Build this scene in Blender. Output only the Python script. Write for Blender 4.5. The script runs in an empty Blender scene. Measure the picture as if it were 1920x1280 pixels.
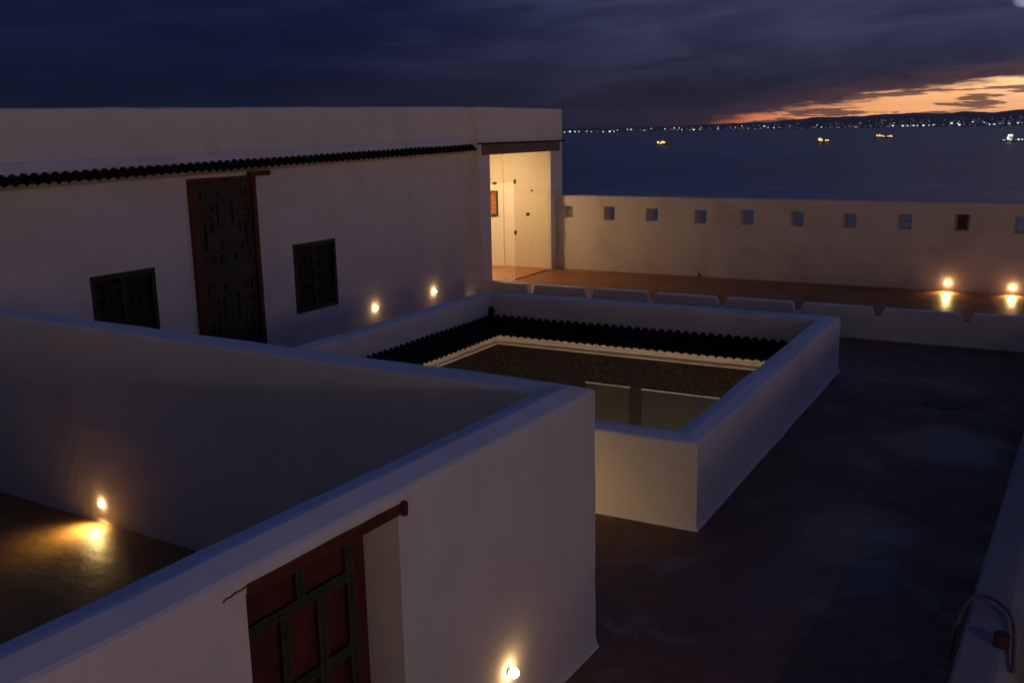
import bpy, bmesh, math, random
from mathutils import Vector, Matrix, noise

random.seed(7)
scene = bpy.context.scene
col = scene.collection

# ------------------------------------------------------------------ camera
# The camera stands at the origin of the place, 5.2 m above the terrace.
PITCH, ROLL, YAW = 0.214104, -0.017882, 0.510793
cd = bpy.data.cameras.new("camera")
cd.sensor_width = 36.0
cd.lens = 33.8865
cd.clip_start = 0.05
cd.clip_end = 90000.0
cam = bpy.data.objects.new("camera", cd)
col.objects.link(cam)
_f = Vector((-math.sin(YAW) * math.cos(PITCH), math.cos(YAW) * math.cos(PITCH), -math.sin(PITCH)))
_r = Vector((math.cos(YAW), math.sin(YAW), 0))
_u = _r.cross(_f)
_c, _s = math.cos(ROLL), math.sin(ROLL)
_r2 = _c * _r + _s * _u
_u2 = -_s * _r + _c * _u
cam.matrix_world = Matrix((( _r2.x, _u2.x, -_f.x, 0), (_r2.y, _u2.y, -_f.y, 0), (_r2.z, _u2.z, -_f.z, 0), (0, 0, 0, 1)))
scene.camera = cam

vs = scene.view_settings
vs.view_transform = 'Standard'
vs.look = 'None'
vs.exposure = -0.25
vs.gamma = 1.0
vs.use_curve_mapping = False
scene.cycles.max_bounces = 8
scene.cycles.sample_clamp_indirect = 6.0
scene.cycles.caustics_reflective = False
scene.cycles.caustics_refractive = False

# ------------------------------------------------------------------ node helper
class NT:
    def __init__(self, tree):
        self.t = tree
        self.t.nodes.clear()
    def n(self, typ, **kw):
        nd = self.t.nodes.new(typ)
        for k, v in kw.items():
            setattr(nd, k, v)
        return nd
    def put(self, sock, v):
        if isinstance(v, bpy.types.NodeSocket):
            self.t.links.new(v, sock)
        elif isinstance(v, (tuple, list)):
            v = tuple(v)
            if sock.type == 'RGBA' and len(v) == 3:
                v = v + (1,)
            sock.default_value = v
        else:
            sock.default_value = v
    def m(self, op, a, b=None, c=None, clamp=False):
        nd = self.n('ShaderNodeMath', operation=op, use_clamp=clamp)
        self.put(nd.inputs[0], a)
        if b is not None: self.put(nd.inputs[1], b)
        if c is not None: self.put(nd.inputs[2], c)
        return nd.outputs[0]
    def ss(self, v, lo, hi):
        nd = self.n('ShaderNodeMapRange', interpolation_type='SMOOTHSTEP')
        nd.clamp = True
        self.put(nd.inputs['Value'], v)
        self.put(nd.inputs['From Min'], lo)
        self.put(nd.inputs['From Max'], hi)
        return nd.outputs[0]
    def mix(self, f, a, b, blend='MIX'):
        nd = self.n('ShaderNodeMix', data_type='RGBA', blend_type=blend)
        self.put(nd.inputs[0], f)
        self.put(nd.inputs[6], a)
        self.put(nd.inputs[7], b)
        return nd.outputs[2]
    def noise(self, vec, scale, detail=4, rough=0.55, dist=0.0):
        nd = self.n('ShaderNodeTexNoise')
        if vec is not None: self.put(nd.inputs['Vector'], vec)
        nd.inputs['Scale'].default_value = scale
        nd.inputs['Detail'].default_value = detail
        nd.inputs['Roughness'].default_value = rough
        nd.inputs['Distortion'].default_value = dist
        return nd.outputs['Fac']
    def xyz(self, x, y, z):
        nd = self.n('ShaderNodeCombineXYZ')
        for i, v in enumerate((x, y, z)): self.put(nd.inputs[i], v)
        return nd.outputs[0]

# ------------------------------------------------------------------ dusk sky
world = bpy.data.worlds.new("World")
scene.world = world
world.use_nodes = True
W = NT(world.node_tree)
tc = W.n('ShaderNodeTexCoord')
sp = W.n('ShaderNodeSeparateXYZ')
W.put(sp.inputs[0], tc.outputs['Generated'])
az = W.m('DEGREES', W.m('ARCTAN2', sp.outputs[0], sp.outputs[1]))     # 0 = north (+Y), + towards +X
el = W.m('DEGREES', W.m('ARCSINE', sp.outputs[2]))
# clear air high above: the twilight blue of the Sky Texture with the sun just under the horizon
sky = W.n('ShaderNodeTexSky', sky_type='NISHITA')
sky.sun_disc = False
sky.sun_elevation = math.radians(-1.0)
sky.sun_rotation = math.radians(25)
SKYLOW, SKYHIGH = 8.0, 32.0
zen = W.mix(1.0, (0.0215, 0.0445, 0.172), W.mix(0.25, (1, 1, 1), sky.outputs[0]), 'MULTIPLY')
# cloud deck near the horizon: navy on the left, purple grey towards the afterglow
cl1 = W.noise(W.xyz(W.m('MULTIPLY', az, 0.13), W.m('MULTIPLY', W.m('SUBTRACT', el, W.m('MULTIPLY', az, 0.05)), 0.62), 2.0), 1.0, 7, 0.6, 0.6)
cl2 = W.noise(W.xyz(W.m('MULTIPLY', az, 0.045), W.m('MULTIPLY', el, 0.26), 7.0), 1.0, 3, 0.5, 0.2)
navy = W.mix(W.ss(el, 1.0, 8.0), (0.0030, 0.0066, 0.0230), (0.0066, 0.0125, 0.047))
purp = W.mix(W.ss(el, 0.3, 7.0), (0.0205, 0.0175, 0.0310), (0.0450, 0.0500, 0.108))
deck = W.mix(W.ss(W.m('ADD', az, W.m('MULTIPLY', W.m('SUBTRACT', cl2, 0.5), 26.0)), -45.0, -18.0), navy, purp)
deck = W.mix(1.0, deck, W.mix(W.ss(cl1, 0.30, 0.70), (0.70, 0.70, 0.74), (1.26, 1.25, 1.22)), 'MULTIPLY')
# behind the camera the deck is dim
deck = W.mix(W.ss(sp.outputs[1], -0.50, -0.95), deck, (0.110, 0.086, 0.070))
zen = W.mix(W.ss(sp.outputs[1], 0.15, -0.55), zen, W.mix(1.0, zen, (0.55, 0.52, 0.36), 'MULTIPLY'))
base = W.mix(W.ss(el, SKYLOW, SKYHIGH), deck, zen)
# afterglow: a wedge of clear sky low over the hills, opening to the right
t = W.m('DIVIDE', W.m('ADD', az, 17.8), 17.0)
wob = W.noise(W.xyz(W.m('MULTIPLY', az, 0.15), W.m('MULTIPLY', el, 1.05), 0.0), 1.5, 6, 0.6, 0.3)
upper = W.m('ADD', W.m('MULTIPLY', W.m('POWER', W.m('MINIMUM', W.m('MAXIMUM', t, 0.0), 3.0), 0.75), 2.10), 0.38)
ee = W.m('ADD', el, W.m('MULTIPLY', W.m('SUBTRACT', wob, 0.5), 1.9))
mask = W.m('SUBTRACT', 1.0, W.ss(ee, W.m('SUBTRACT', upper, 0.32), W.m('ADD', upper, 0.16)))
mask = W.m('MULTIPLY', mask, W.ss(az, -18.5, -14.5))
streak = W.noise(W.xyz(W.m('MULTIPLY', az, 0.20), W.m('MULTIPLY', el, 2.3), 9.0), 1.0, 6, 0.58, 0.35)
mask_c = W.m('MULTIPLY', mask, W.m('SUBTRACT', 1.0, W.m('MULTIPLY', W.ss(streak, 0.495, 0.55), 0.86)))
glow = W.mix(W.ss(az, -19.0, -6.0), (1.2, 0.27, 0.11), (1.8, 0.82, 0.34))
glow = W.mix(W.ss(W.m('ADD', W.m('MULTIPLY', el, 4.0), az), -1.0, 13.0), glow, (2.2, 1.45, 0.74))
glow = W.mix(W.ss(az, 30.0, 80.0), glow, (1.60, 1.02, 0.68))      # turning to the glow of the town behind the camera
fringe = W.mix(W.m('MULTIPLY', W.m('SUBTRACT', 1.0, W.ss(ee, W.m('SUBTRACT', upper, 0.2), W.m('ADD', upper, 1.3))), W.m('MULTIPLY', W.ss(az, -24.0, -8.0), 0.42)), base, (0.24, 0.105, 0.095))
lowsky = W.mix(mask_c, fringe, glow)
# the brightest part of the afterglow lies beyond the right edge of the view
off = W.m('MULTIPLY', W.m('MULTIPLY', W.ss(az, 2.0, 14.0), W.m('SUBTRACT', 1.0, W.ss(az, 38.0, 75.0))), W.m('SUBTRACT', 1.0, W.ss(el, 3.0, 13.0)))
lowsky = W.mix(off, lowsky, (0.25, 0.165, 0.195))
# pale cloud bank above the frame on the right
bank = W.m('MULTIPLY', W.m('MULTIPLY', W.ss(el, 8.0, 13.0), W.m('SUBTRACT', 1.0, W.ss(el, 18.0, 32.0))), W.m('MULTIPLY', W.ss(az, -34.0, -4.0), W.m('SUBTRACT', 1.0, W.ss(az, 45.0, 85.0))))
lowsky = W.mix(W.m('MULTIPLY', bank, 0.85), lowsky, (0.085, 0.108, 0.185))
# small bright gap in the clouds high at the right
dx = W.m('DIVIDE', W.m('ADD', az, 1.9), 0.85)
dy = W.m('DIVIDE', W.m('SUBTRACT', el, 5.95), 0.30)
gap = W.m('SUBTRACT', 1.0, W.ss(W.m('ADD', W.m('ADD', W.m('MULTIPLY', dx, dx), W.m('MULTIPLY', dy, dy)), W.m('MULTIPLY', W.m('SUBTRACT', wob, 0.5), 1.6)), 0.15, 1.3))
lowsky = W.mix(gap, lowsky, (0.34, 0.38, 0.50))
bg = W.n('ShaderNodeBackground')
W.put(bg.inputs[0], lowsky)
bg.inputs[1].default_value = 1.0
wo = W.n('ShaderNodeOutputWorld')
W.t.links.new(bg.outputs[0], wo.inputs[0])

# ------------------------------------------------------------------ materials
MATS = {}
def material(name):
    m = bpy.data.materials.new(name)
    m.use_nodes = True
    MATS[name] = m
    return NT(m.node_tree)
def finish(T, color, rough, bump=None, strength=0.3, dist=0.02, metallic=0.0, spec=0.5):
    b = T.n('ShaderNodeBsdfPrincipled')
    T.put(b.inputs['Base Color'], color)
    T.put(b.inputs['Roughness'], rough)
    b.inputs['Metallic'].default_value = metallic
    b.inputs['Specular IOR Level'].default_value = spec
    if bump is not None:
        bp = T.n('ShaderNodeBump')
        bp.inputs['Strength'].default_value = strength
        bp.inputs['Distance'].default_value = dist
        T.put(bp.inputs['Height'], bump)
        T.t.links.new(bp.outputs[0], b.inputs['Normal'])
    o = T.n('ShaderNodeOutputMaterial')
    T.t.links.new(b.outputs[0], o.inputs[0])
    return b
def pos(T):
    return T.n('ShaderNodeNewGeometry').outputs['Position']
def plain(name, c, rough=0.6, var=0.25, scale=6.0, bs=0.15, spec=0.4, metallic=0.0):
    T = material(name)
    nz = T.noise(pos(T), scale, 5, 0.6)
    lo = tuple(x * (1 - var) for x in c)
    hi = tuple(min(1, x * (1 + var)) for x in c)
    finish(T, T.mix(T.ss(nz, 0.3, 0.7), lo, hi), rough, T.noise(pos(T), scale * 8, 3), bs, 0.004, metallic, spec)
def plaster(name, c, stain, amount):
    T = material(name)
    P = pos(T)
    big = T.noise(P, 0.7, 5, 0.6, 0.5)
    med = T.noise(P, 4.5, 5, 0.65)
    mp = T.n('ShaderNodeMapping')
    T.put(mp.inputs[0], P)
    mp.inputs['Scale'].default_value = (2.6, 2.6, 0.22)
    drip = T.noise(mp.outputs[0], 1.0, 5, 0.6)
    cc = T.mix(T.m('MULTIPLY', T.ss(big, 0.42, 0.72), amount), c, stain)
    cc = T.mix(T.m('MULTIPLY', T.ss(drip, 0.56, 0.80), amount * 0.45), cc, stain)
    cc = T.mix(T.m('MULTIPLY', T.ss(med, 0.55, 0.75), amount * 0.5), cc, tuple(x * 0.86 for x in c))
    vo = T.n('ShaderNodeTexVoronoi', feature='DISTANCE_TO_EDGE'); vo.inputs['Scale'].default_value = 0.55
    wv = T.n('ShaderNodeVectorMath', operation='MULTIPLY_ADD')
    nt = T.n('ShaderNodeTexNoise'); T.put(nt.inputs['Vector'], P); nt.inputs['Scale'].default_value = 1.7; nt.inputs['Detail'].default_value = 6
    T.put(wv.inputs[0], nt.outputs['Color']); wv.inputs[1].default_value = (0.9, 0.9, 0.9); T.put(wv.inputs[2], P)
    T.put(vo.inputs['Vector'], wv.outputs[0])
    line = T.m('SUBTRACT', 1.0, T.ss(vo.outputs['Distance'], 0.0015, 0.0055))
    line = T.m('MULTIPLY', line, T.ss(T.noise(P, 0.9, 3), 0.54, 0.66))
    cc = T.mix(T.m('MULTIPLY', line, 0.12), cc, tuple(x * 0.45 for x in stain))
    blot = T.noise(P, 9.0, 5, 0.7)
    cc = T.mix(T.m('MULTIPLY', T.ss(blot, 0.62, 0.78), amount * 0.45), cc, tuple(x * 0.8 for x in stain))
    h = T.m('ADD', T.m('MULTIPLY', T.noise(P, 2.4, 5, 0.6), 1.6), T.m('MULTIPLY', T.noise(P, 38.0, 4, 0.6), 0.16))
    finish(T, cc, 0.9, h, 0.35, 0.02, 0.0, 0.2)
plaster('limewash', (0.78, 0.755, 0.745), (0.62, 0.58, 0.54), 0.5)
plaster('limewash_worn', (0.74, 0.695, 0.665), (0.52, 0.45, 0.41), 0.55)
plaster('grey_plaster', (0.27, 0.26, 0.25), (0.19, 0.18, 0.165), 0.7)  # darker grey than the limewash of the other walls
plaster('room_plaster', (0.80, 0.74, 0.64), (0.74, 0.67, 0.56), 0.3)
plaster('dimmed_panel_plaster', (0.055, 0.051, 0.049), (0.042, 0.039, 0.037), 0.5)  # white panels; the weak light low in the well is put into this colour
plaster('cornice_plaster', (0.74, 0.66, 0.55), (0.60, 0.52, 0.42), 0.4)

def floor_material(name, c, patch, rlo, rhi, seed, wet=None):
    T = material(name)
    P = pos(T)
    mp = T.n('ShaderNodeMapping')
    T.put(mp.inputs[0], P)
    mp.inputs['Location'].default_value = (seed, seed * 2.3, 0)
    V = mp.outputs[0]
    big = T.noise(V, 0.85, 7, 0.66, 0.9)
    med = T.noise(V, 1.5, 6, 0.65, 0.6)
    fine = T.noise(V, 14.0, 4, 0.6)
    cc = T.mix(T.ss(med, 0.35, 0.7), tuple(x * 0.84 for x in c), tuple(x * 1.12 for x in c))
    pm = T.m('MULTIPLY', T.ss(big, 0.53, 0.68), T.m('ADD', 0.35, T.m('MULTIPLY', T.ss(fine, 0.3, 0.7), 0.5)))
    cc = T.mix(pm, cc, patch)
    speck = T.noise(V, 55.0, 2, 0.5)
    cc = T.mix(T.m('MULTIPLY', T.ss(speck, 0.68, 0.76), 0.35), cc, tuple(min(1, x * 2.2) for x in patch))
    ro = T.n('ShaderNodeMapRange')
    T.put(ro.inputs[0], T.noise(V, 0.55, 4, 0.6, 0.6))
    ro.inputs[1].default_value = 0.35; ro.inputs[2].default_value = 0.65
    ro.inputs[3].default_value = rlo; ro.inputs[4].default_value = rhi
    rough = ro.outputs[0]
    if wet:       # damp patches with ragged rims: (x, y, radius)
        sp_ = T.n('ShaderNodeSeparateXYZ'); T.put(sp_.inputs[0], P)
        wn = T.m('MULTIPLY', T.m('SUBTRACT', T.noise(P, 0.9, 6, 0.62), 0.5), 1.5)
        for (wx, wy, wr) in wet:
            ax_ = T.m('DIVIDE', T.m('SUBTRACT', sp_.outputs[0], wx), wr); ay_ = T.m('DIVIDE', T.m('SUBTRACT', sp_.outputs[1], wy), wr * 1.35)
            d_ = T.m('ADD', T.m('SQRT', T.m('ADD', T.m('MULTIPLY', ax_, ax_), T.m('MULTIPLY', ay_, ay_))), wn)
            k_ = T.m('SUBTRACT', 1.0, T.ss(d_, 0.45, 1.15))
            rough = T.m('ADD', T.m('MULTIPLY', rough, T.m('SUBTRACT', 1.0, k_)), T.m('MULTIPLY', k_, 0.42))
            cc = T.mix(T.m('MULTIPLY', k_, 0.2), cc, tuple(x * 0.5 for x in c))
    ro_out = rough
    h = T.m('ADD', T.noise(V, 7.0, 4, 0.6), T.m('MULTIPLY', T.noise(V, 2.2, 3, 0.5), 2.0))
    finish(T, cc, ro_out, h, 0.5, 0.018, 0.0, 0.38)
floor_material('red_screed', (0.165, 0.086, 0.050), (0.230, 0.190, 0.170), 0.50, 0.85, 3.1, [(-1.95, 12.4, 1.0), (-1.3, 16.9, 1.0)])
floor_material('walkway_screed', (0.27, 0.105, 0.040), (0.25, 0.13, 0.065), 0.40, 0.58, 9.4)
floor_material('yard_screed', (0.24, 0.140, 0.050), (0.21, 0.15, 0.075), 0.40, 0.58, 5.7)
floor_material('terracotta', (0.36, 0.15, 0.07), (0.38, 0.20, 0.11), 0.3, 0.5, 1.2)

# glazed tiles differ a little from piece to piece
T = material('green_tile')
P = pos(T)
mp = T.n('ShaderNodeMapping'); T.put(mp.inputs[0], P); mp.inputs['Scale'].default_value = (5, 5, 5)
vc = T.n('ShaderNodeTexVoronoi'); T.put(vc.inputs['Vector'], mp.outputs[0]); vc.inputs['Scale'].default_value = 1.0
sc_ = T.n('ShaderNodeSeparateColor'); T.put(sc_.inputs[0], vc.outputs['Color'])
finish(T, T.mix(sc_.outputs[0], (0.005, 0.006, 0.005), (0.013, 0.014, 0.010)), T.m('ADD', 0.62, T.m('MULTIPLY', sc_.outputs[1], 0.25)), T.noise(P, 30.0, 3), 0.3, 0.005, 0.0, 0.12)
plain('red_paint', (0.105, 0.022, 0.014), 0.55, 0.3, 7, 0.3)
plain('dark_red_paint', (0.085, 0.018, 0.012), 0.6, 0.3, 7, 0.3)
plain('green_paint', (0.030, 0.044, 0.022), 0.55, 0.3, 8, 0.3)
plain('green_edge', (0.075, 0.085, 0.048), 0.55, 0.3, 8, 0.3)
plain('dark_green_paint', (0.042, 0.044, 0.030), 0.55, 0.3, 8, 0.3)
plain('dark_void', (0.018, 0.016, 0.012), 0.8, 0.2)
plain('shutter_paint', (0.030, 0.031, 0.021), 0.6, 0.3)
plain('leaf_red', (0.105, 0.022, 0.017), 0.6, 0.3)
plain('beam_wood', (0.17, 0.130, 0.095), 0.7, 0.35, 5, 0.4)
plain('dark_metal', (0.035, 0.032, 0.030), 0.4, 0.3, 12, 0.1, 0.5, 0.8)
plain('fitting_metal', (0.10, 0.095, 0.09), 0.35, 0.2, 12, 0.1, 0.5, 1.0)
plain('lamp_body', (0.06, 0.055, 0.05), 0.5, 0.2, 12, 0.1)
plain('hose_plastic', (0.085, 0.078, 0.070), 0.5, 0.2, 10, 0.2)
plain('rust', (0.050, 0.024, 0.014), 0.85, 0.5, 18, 0.5)
plain('hull_paint', (0.05, 0.018, 0.014), 0.6, 0.2, 0.2, 0.1)
plain('deckhouse_paint', (0.72, 0.70, 0.66), 0.6, 0.1, 0.2, 0.1)
plain('orange_picture', (0.42, 0.15, 0.05), 0.6, 0.45, 14, 0.2)
plain('tar', (0.012, 0.011, 0.011), 0.6, 0.4, 6, 0.5)
plain('crack', (0.10, 0.070, 0.060), 0.95, 0.4, 20)
plain('hill_ground', (0.22, 0.17, 0.16), 0.95, 0.3, 0.0012, 0.0)

# glazed mosaic in the light well: dark lozenges of several colours
T = material('mosaic')
P = pos(T)
mp = T.n('ShaderNodeMapping'); T.put(mp.inputs[0], P)
mp.inputs['Rotation'].default_value = (0, math.radians(45), 0)
mp.inputs['Scale'].default_value = (16, 16, 16)
vor = T.n('ShaderNodeTexVoronoi', feature='F1', distance='CHEBYCHEV')
T.put(vor.inputs['Vector'], mp.outputs[0])
vor.inputs['Scale'].default_value = 1.0
vor.inputs['Randomness'].default_value = 0.15
sx = T.n('ShaderNodeSeparateColor'); T.put(sx.inputs[0], vor.outputs['Color'])
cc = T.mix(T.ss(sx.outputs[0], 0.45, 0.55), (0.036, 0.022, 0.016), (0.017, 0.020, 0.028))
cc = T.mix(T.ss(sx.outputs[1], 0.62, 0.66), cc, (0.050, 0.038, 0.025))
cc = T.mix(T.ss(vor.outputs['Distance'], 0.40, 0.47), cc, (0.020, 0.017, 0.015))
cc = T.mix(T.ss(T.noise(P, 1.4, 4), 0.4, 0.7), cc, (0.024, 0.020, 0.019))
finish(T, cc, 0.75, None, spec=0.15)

# sea
T = material('sea_water')
P = pos(T)
mp = T.n('ShaderNodeMapping'); T.put(mp.inputs[0], P)
mp.inputs['Rotation'].default_value = (0, 0, math.radians(22))
mp.inputs['Scale'].default_value = (0.35, 1.0, 1.0)
V = mp.outputs[0]
h = T.m('ADD', T.m('MULTIPLY', T.noise(V, 0.10, 5, 0.6), 1.0), T.m('MULTIPLY', T.noise(V, 0.018, 4, 0.6), 4.0))
streaks = T.noise(V, 0.006, 6, 0.65, 0.5)
cc = T.mix(T.ss(streaks, 0.35, 0.68), (0.075, 0.090, 0.115), (0.210, 0.230, 0.260))
b = finish(T, cc, 0.30, h, 0.7, 3.0, 0.0, 0.5)
b.inputs['IOR'].default_value = 1.33

# clear sheet glass: mirror reflection by Fresnel, the rest passes slightly tinted
T = material('sheet_glass')
fr = T.n('ShaderNodeFresnel')
bk = T.n('ShaderNodeNewGeometry').outputs['Backfacing']
T.put(fr.inputs[0], T.m('ADD', 1.45, T.m('MULTIPLY', bk, 1 / 1.45 - 1.45)))     # same reflectance from both sides of the sheet
gl = T.n('ShaderNodeBsdfGlossy'); gl.inputs['Roughness'].default_value = 0.02
tr = T.n('ShaderNodeBsdfTransparent'); tr.inputs[0].default_value = (0.95, 0.93, 0.86, 1)
mx = T.n('ShaderNodeMixShader')
T.t.links.new(fr.outputs[0], mx.inputs[0]); T.t.links.new(tr.outputs[0], mx.inputs[1]); T.t.links.new(gl.outputs[0], mx.inputs[2])
o = T.n('ShaderNodeOutputMaterial'); T.t.links.new(mx.outputs[0], o.inputs[0])

def emitter(name, c, s):
    T = material(name)
    e = T.n('ShaderNodeEmission')
    T.put(e.inputs[0], c); e.inputs[1].default_value = s
    o = T.n('ShaderNodeOutputMaterial'); T.t.links.new(e.outputs[0], o.inputs[0])
emitter('bulb_glow', (1.0, 0.60, 0.24), 42.0)
emitter('room_lamp_glow', (1.0, 0.69, 0.36), 250.0)
emitter('well_lamp_glow', (1.0, 0.82, 0.62), 1400.0)
emitter('tower_lamp_glow', (1.0, 0.68, 0.56), 880.0)
emitter('deck_light_amber', (1.0, 0.55, 0.17), 2.3)
emitter('deck_light_white', (0.92, 1.0, 0.92), 1.6)
emitter('shore_glow_white', (0.90, 0.92, 0.88), 2.2)
emitter('shore_glow_green', (0.86, 1.0, 0.40), 2.2)
emitter('shore_glow_amber', (1.0, 0.48, 0.14), 1.1)
emitter('shore_glow_red', (1.0, 0.14, 0.07), 0.8)
emitter('town_glow', (0.95, 0.80, 0.66), 1.3)

# ------------------------------------------------------------------ mesh helpers
class MB:
    def __init__(self, M=None):
        self.v, self.f = [], []
        self.M = M or Matrix.Identity(4)
    def add(self, vs, fs):
        k = len(self.v)
        self.v += [self.M @ Vector(p) for p in vs]
        self.f += [tuple(i + k for i in f) for f in fs]
    def box(self, x0, x1, y0, y1, z0, z1):
        self.add([(x0, y0, z0), (x1, y0, z0), (x1, y1, z0), (x0, y1, z0), (x0, y0, z1), (x1, y0, z1), (x1, y1, z1), (x0, y1, z1)],
                 [(0, 3, 2, 1), (4, 5, 6, 7), (0, 1, 5, 4), (1, 2, 6, 5), (2, 3, 7, 6), (3, 0, 4, 7)])
    def prism(self, poly, a, b, axis):
        # polygon in the two other axes (cyclic order) extruded along axis from a to b
        def P(p, t):
            return {'x': (t, p[0], p[1]), 'y': (p[0], t, p[1]), 'z': (p[0], p[1], t)}[axis]
        n = len(poly)
        self.add([P(p, a) for p in poly] + [P(p, b) for p in poly],
                 [tuple(range(n - 1, -1, -1)), tuple(range(n, 2 * n))] + [(i, (i + 1) % n, n + (i + 1) % n, n + i) for i in range(n)])
    def tube(self, pts, r, n=10, cap=True):
        rings = []
        for i, p in enumerate(pts):
            p = Vector(p)
            d = (Vector(pts[min(i + 1, len(pts) - 1)]) - Vector(pts[max(i - 1, 0)])).normalized()
            a = d.cross(Vector((0, 0, 1)))
            if a.length < 1e-3: a = d.cross(Vector((1, 0, 0)))
            a.normalize(); b = d.cross(a)
            rr = r[i] if isinstance(r, (list, tuple)) else r
            rings.append([p + rr * (math.cos(2 * math.pi * k / n) * a + math.sin(2 * math.pi * k / n) * b) for k in range(n)])
        vs = [q for ring in rings for q in ring]
        fs = []
        for i in range(len(rings) - 1):
            for k in range(n):
                fs.append((i * n + k, i * n + (k + 1) % n, (i + 1) * n + (k + 1) % n, (i + 1) * n + k))
        if cap:
            fs.append(tuple(range(n - 1, -1, -1))); fs.append(tuple((len(rings) - 1) * n + k for k in range(n)))
        self.add(vs, fs)
    def ball(self, c, r, sx=1, sy=1, sz=1, n=12, m=8):
        vs = [(c[0], c[1], c[2] - r * sz)]
        for j in range(1, m):
            th = -math.pi / 2 + math.pi * j / m
            for k in range(n):
                ph = 2 * math.pi * k / n
                vs.append((c[0] + r * sx * math.cos(th) * math.cos(ph), c[1] + r * sy * math.cos(th) * math.sin(ph), c[2] + r * sz * math.sin(th)))
        vs.append((c[0], c[1], c[2] + r * sz))
        fs = [(0, 1 + (k + 1) % n, 1 + k) for k in range(n)]
        for j in range(m - 2):
            for k in range(n):
                a = 1 + j * n + k; b = 1 + j * n + (k + 1) % n
                fs.append((a, b, b + n, a + n))
        L = len(vs) - 1
        fs += [(L, 1 + (m - 2) * n + k, 1 + (m - 2) * n + (k + 1) % n) for k in range(n)]
        self.add(vs, fs)
    def build(self, name, mat, parent=None, bevel=0.0, smooth=False, loc=None, cuts=None, wob=0.0):
        me = bpy.data.meshes.new(name)
        off = Vector(loc) if loc else Vector((0, 0, 0))
        me.from_pydata([tuple(p - off) for p in self.v], [], self.f)
        me.update()
        bm = bmesh.new(); bm.from_mesh(me)
        bmesh.ops.remove_doubles(bm, verts=bm.verts, dist=1e-5)
        bmesh.ops.recalc_face_normals(bm, faces=bm.faces)
        bm.to_mesh(me); bm.free()
        me.materials.append(MATS[mat])
        o = bpy.data.objects.new(name, me)
        col.objects.link(o)
        o.location = off
        if parent is not None:
            o.parent = parent
            o.location = off - parent.location
        for c in ([] if cuts is None else cuts if isinstance(cuts, list) else [cuts]):
            cutter(o, c)
        if bevel:
            md = o.modifiers.new('edge', 'BEVEL'); md.width = bevel; md.segments = 3; md.limit_method = 'ANGLE'; md.angle_limit = math.radians(35)
        if smooth:
            for p in o.data.polygons: p.use_smooth = True
        return o

def cutter(o, mb):
    """cut the boxes of mb out of mesh object o (boolean, applied)"""
    me = bpy.data.meshes.new('cut')
    me.from_pydata([tuple(p) for p in mb.v], [], mb.f); me.update()
    bm = bmesh.new(); bm.from_mesh(me); bmesh.ops.recalc_face_normals(bm, faces=bm.faces); bm.to_mesh(me); bm.free()
    c = bpy.data.objects.new('cut', me); col.objects.link(c)
    md = o.modifiers.new('cut', 'BOOLEAN'); md.operation = 'DIFFERENCE'; md.solver = 'EXACT'; md.object = c
    bpy.context.view_layer.update()
    dg = bpy.context.evaluated_depsgraph_get()
    new = bpy.data.meshes.new_from_object(o.evaluated_get(dg), depsgraph=dg)
    old = o.data
    o.modifiers.remove(md)
    new.name = old.name
    o.data = new
    bpy.data.meshes.remove(old)
    bpy.data.objects.remove(c); bpy.data.meshes.remove(me)

def thing(name, label, cat, loc=(0, 0, 0), group=None):
    o = bpy.data.objects.new(name, None)
    o.empty_display_size = 0.3
    col.objects.link(o); o.location = loc
    tag(o, label, cat, group)
    return o
def tag(o, label, cat, group=None):
    o['label'] = label; o['category'] = cat
    if group: o['group'] = group
    return o
def structure(o, label=None):
    o['kind'] = 'structure'
    if label: o['label'] = label
    return o

def wobble(p, amp):
    q = p * 0.9
    return Vector((noise.noise(q + Vector((11, 0, 0))), noise.noise(q + Vector((0, 23, 0))), noise.noise(q + Vector((0, 0, 37))))) * amp + \
        Vector((noise.noise(p * 4.1), noise.noise(p * 4.1 + Vector((5, 5, 5))), noise.noise(p * 4.1 + Vector((9, 1, 4))))) * amp * 0.35

def sweep(path, profile, closed, M, amp=0.012, step=0.22):
    """wall swept along a polyline: profile is (offset to the LEFT-inside, z) pairs, outer side at offset 0"""
    pts = [Vector((p[0], p[1])) for p in path]
    n = len(pts)
    rings = []
    def normal(a, b):
        d = (b - a).normalized()
        return Vector((-d.y, d.x))
    segs = n if closed else n - 1
    miter = []
    for i in range(n):
        ns = []
        if closed or i > 0: ns.append(normal(pts[i - 1], pts[i]))
        if closed or i < n - 1: ns.append(normal(pts[i], pts[(i + 1) % n]))
        if len(ns) == 1: miter.append(ns[0])
        else:
            s = ns[0] + ns[1]
            miter.append(s / (1 + ns[0].dot(ns[1])))
    for i in range(segs):
        a, b = pts[i], pts[(i + 1) % n]
        k = max(1, int((b - a).length / step))
        last = k if (closed or i < segs - 1) else k + 1
        for j in range(last):
            t = j / k
            base = a.lerp(b, t)
            mm = miter[i] if j == 0 else (miter[(i + 1) % n] if j == k else None)
            nn = normal(a, b)
            ring = []
            for (o_, z) in profile:
                # keep the mitre lines straight near the corner
                m0, m1 = miter[i], miter[(i + 1) % n]
                pa, pb = a + m0 * o_, b + m1 * o_
                q = pa.lerp(pb, t)
                w = M @ Vector((q.x, q.y, z))
                ring.append(w + wobble(w, amp))
            rings.append(ring)
    m = len(profile)
    vs = [p for r in rings for p in r]
    fs = []
    R_ = len(rings)
    for i in range(R_ if closed else R_ - 1):
        for k in range(m):
            i2 = (i + 1) % R_
            fs.append((i * m + k, i * m + (k + 1) % m, i2 * m + (k + 1) % m, i2 * m + k))
    if not closed:
        fs.append(tuple(range(m - 1, -1, -1))); fs.append(tuple((R_ - 1) * m + k for k in range(m)))
    mb = MB(); mb.v = vs; mb.f = fs
    return mb

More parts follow.
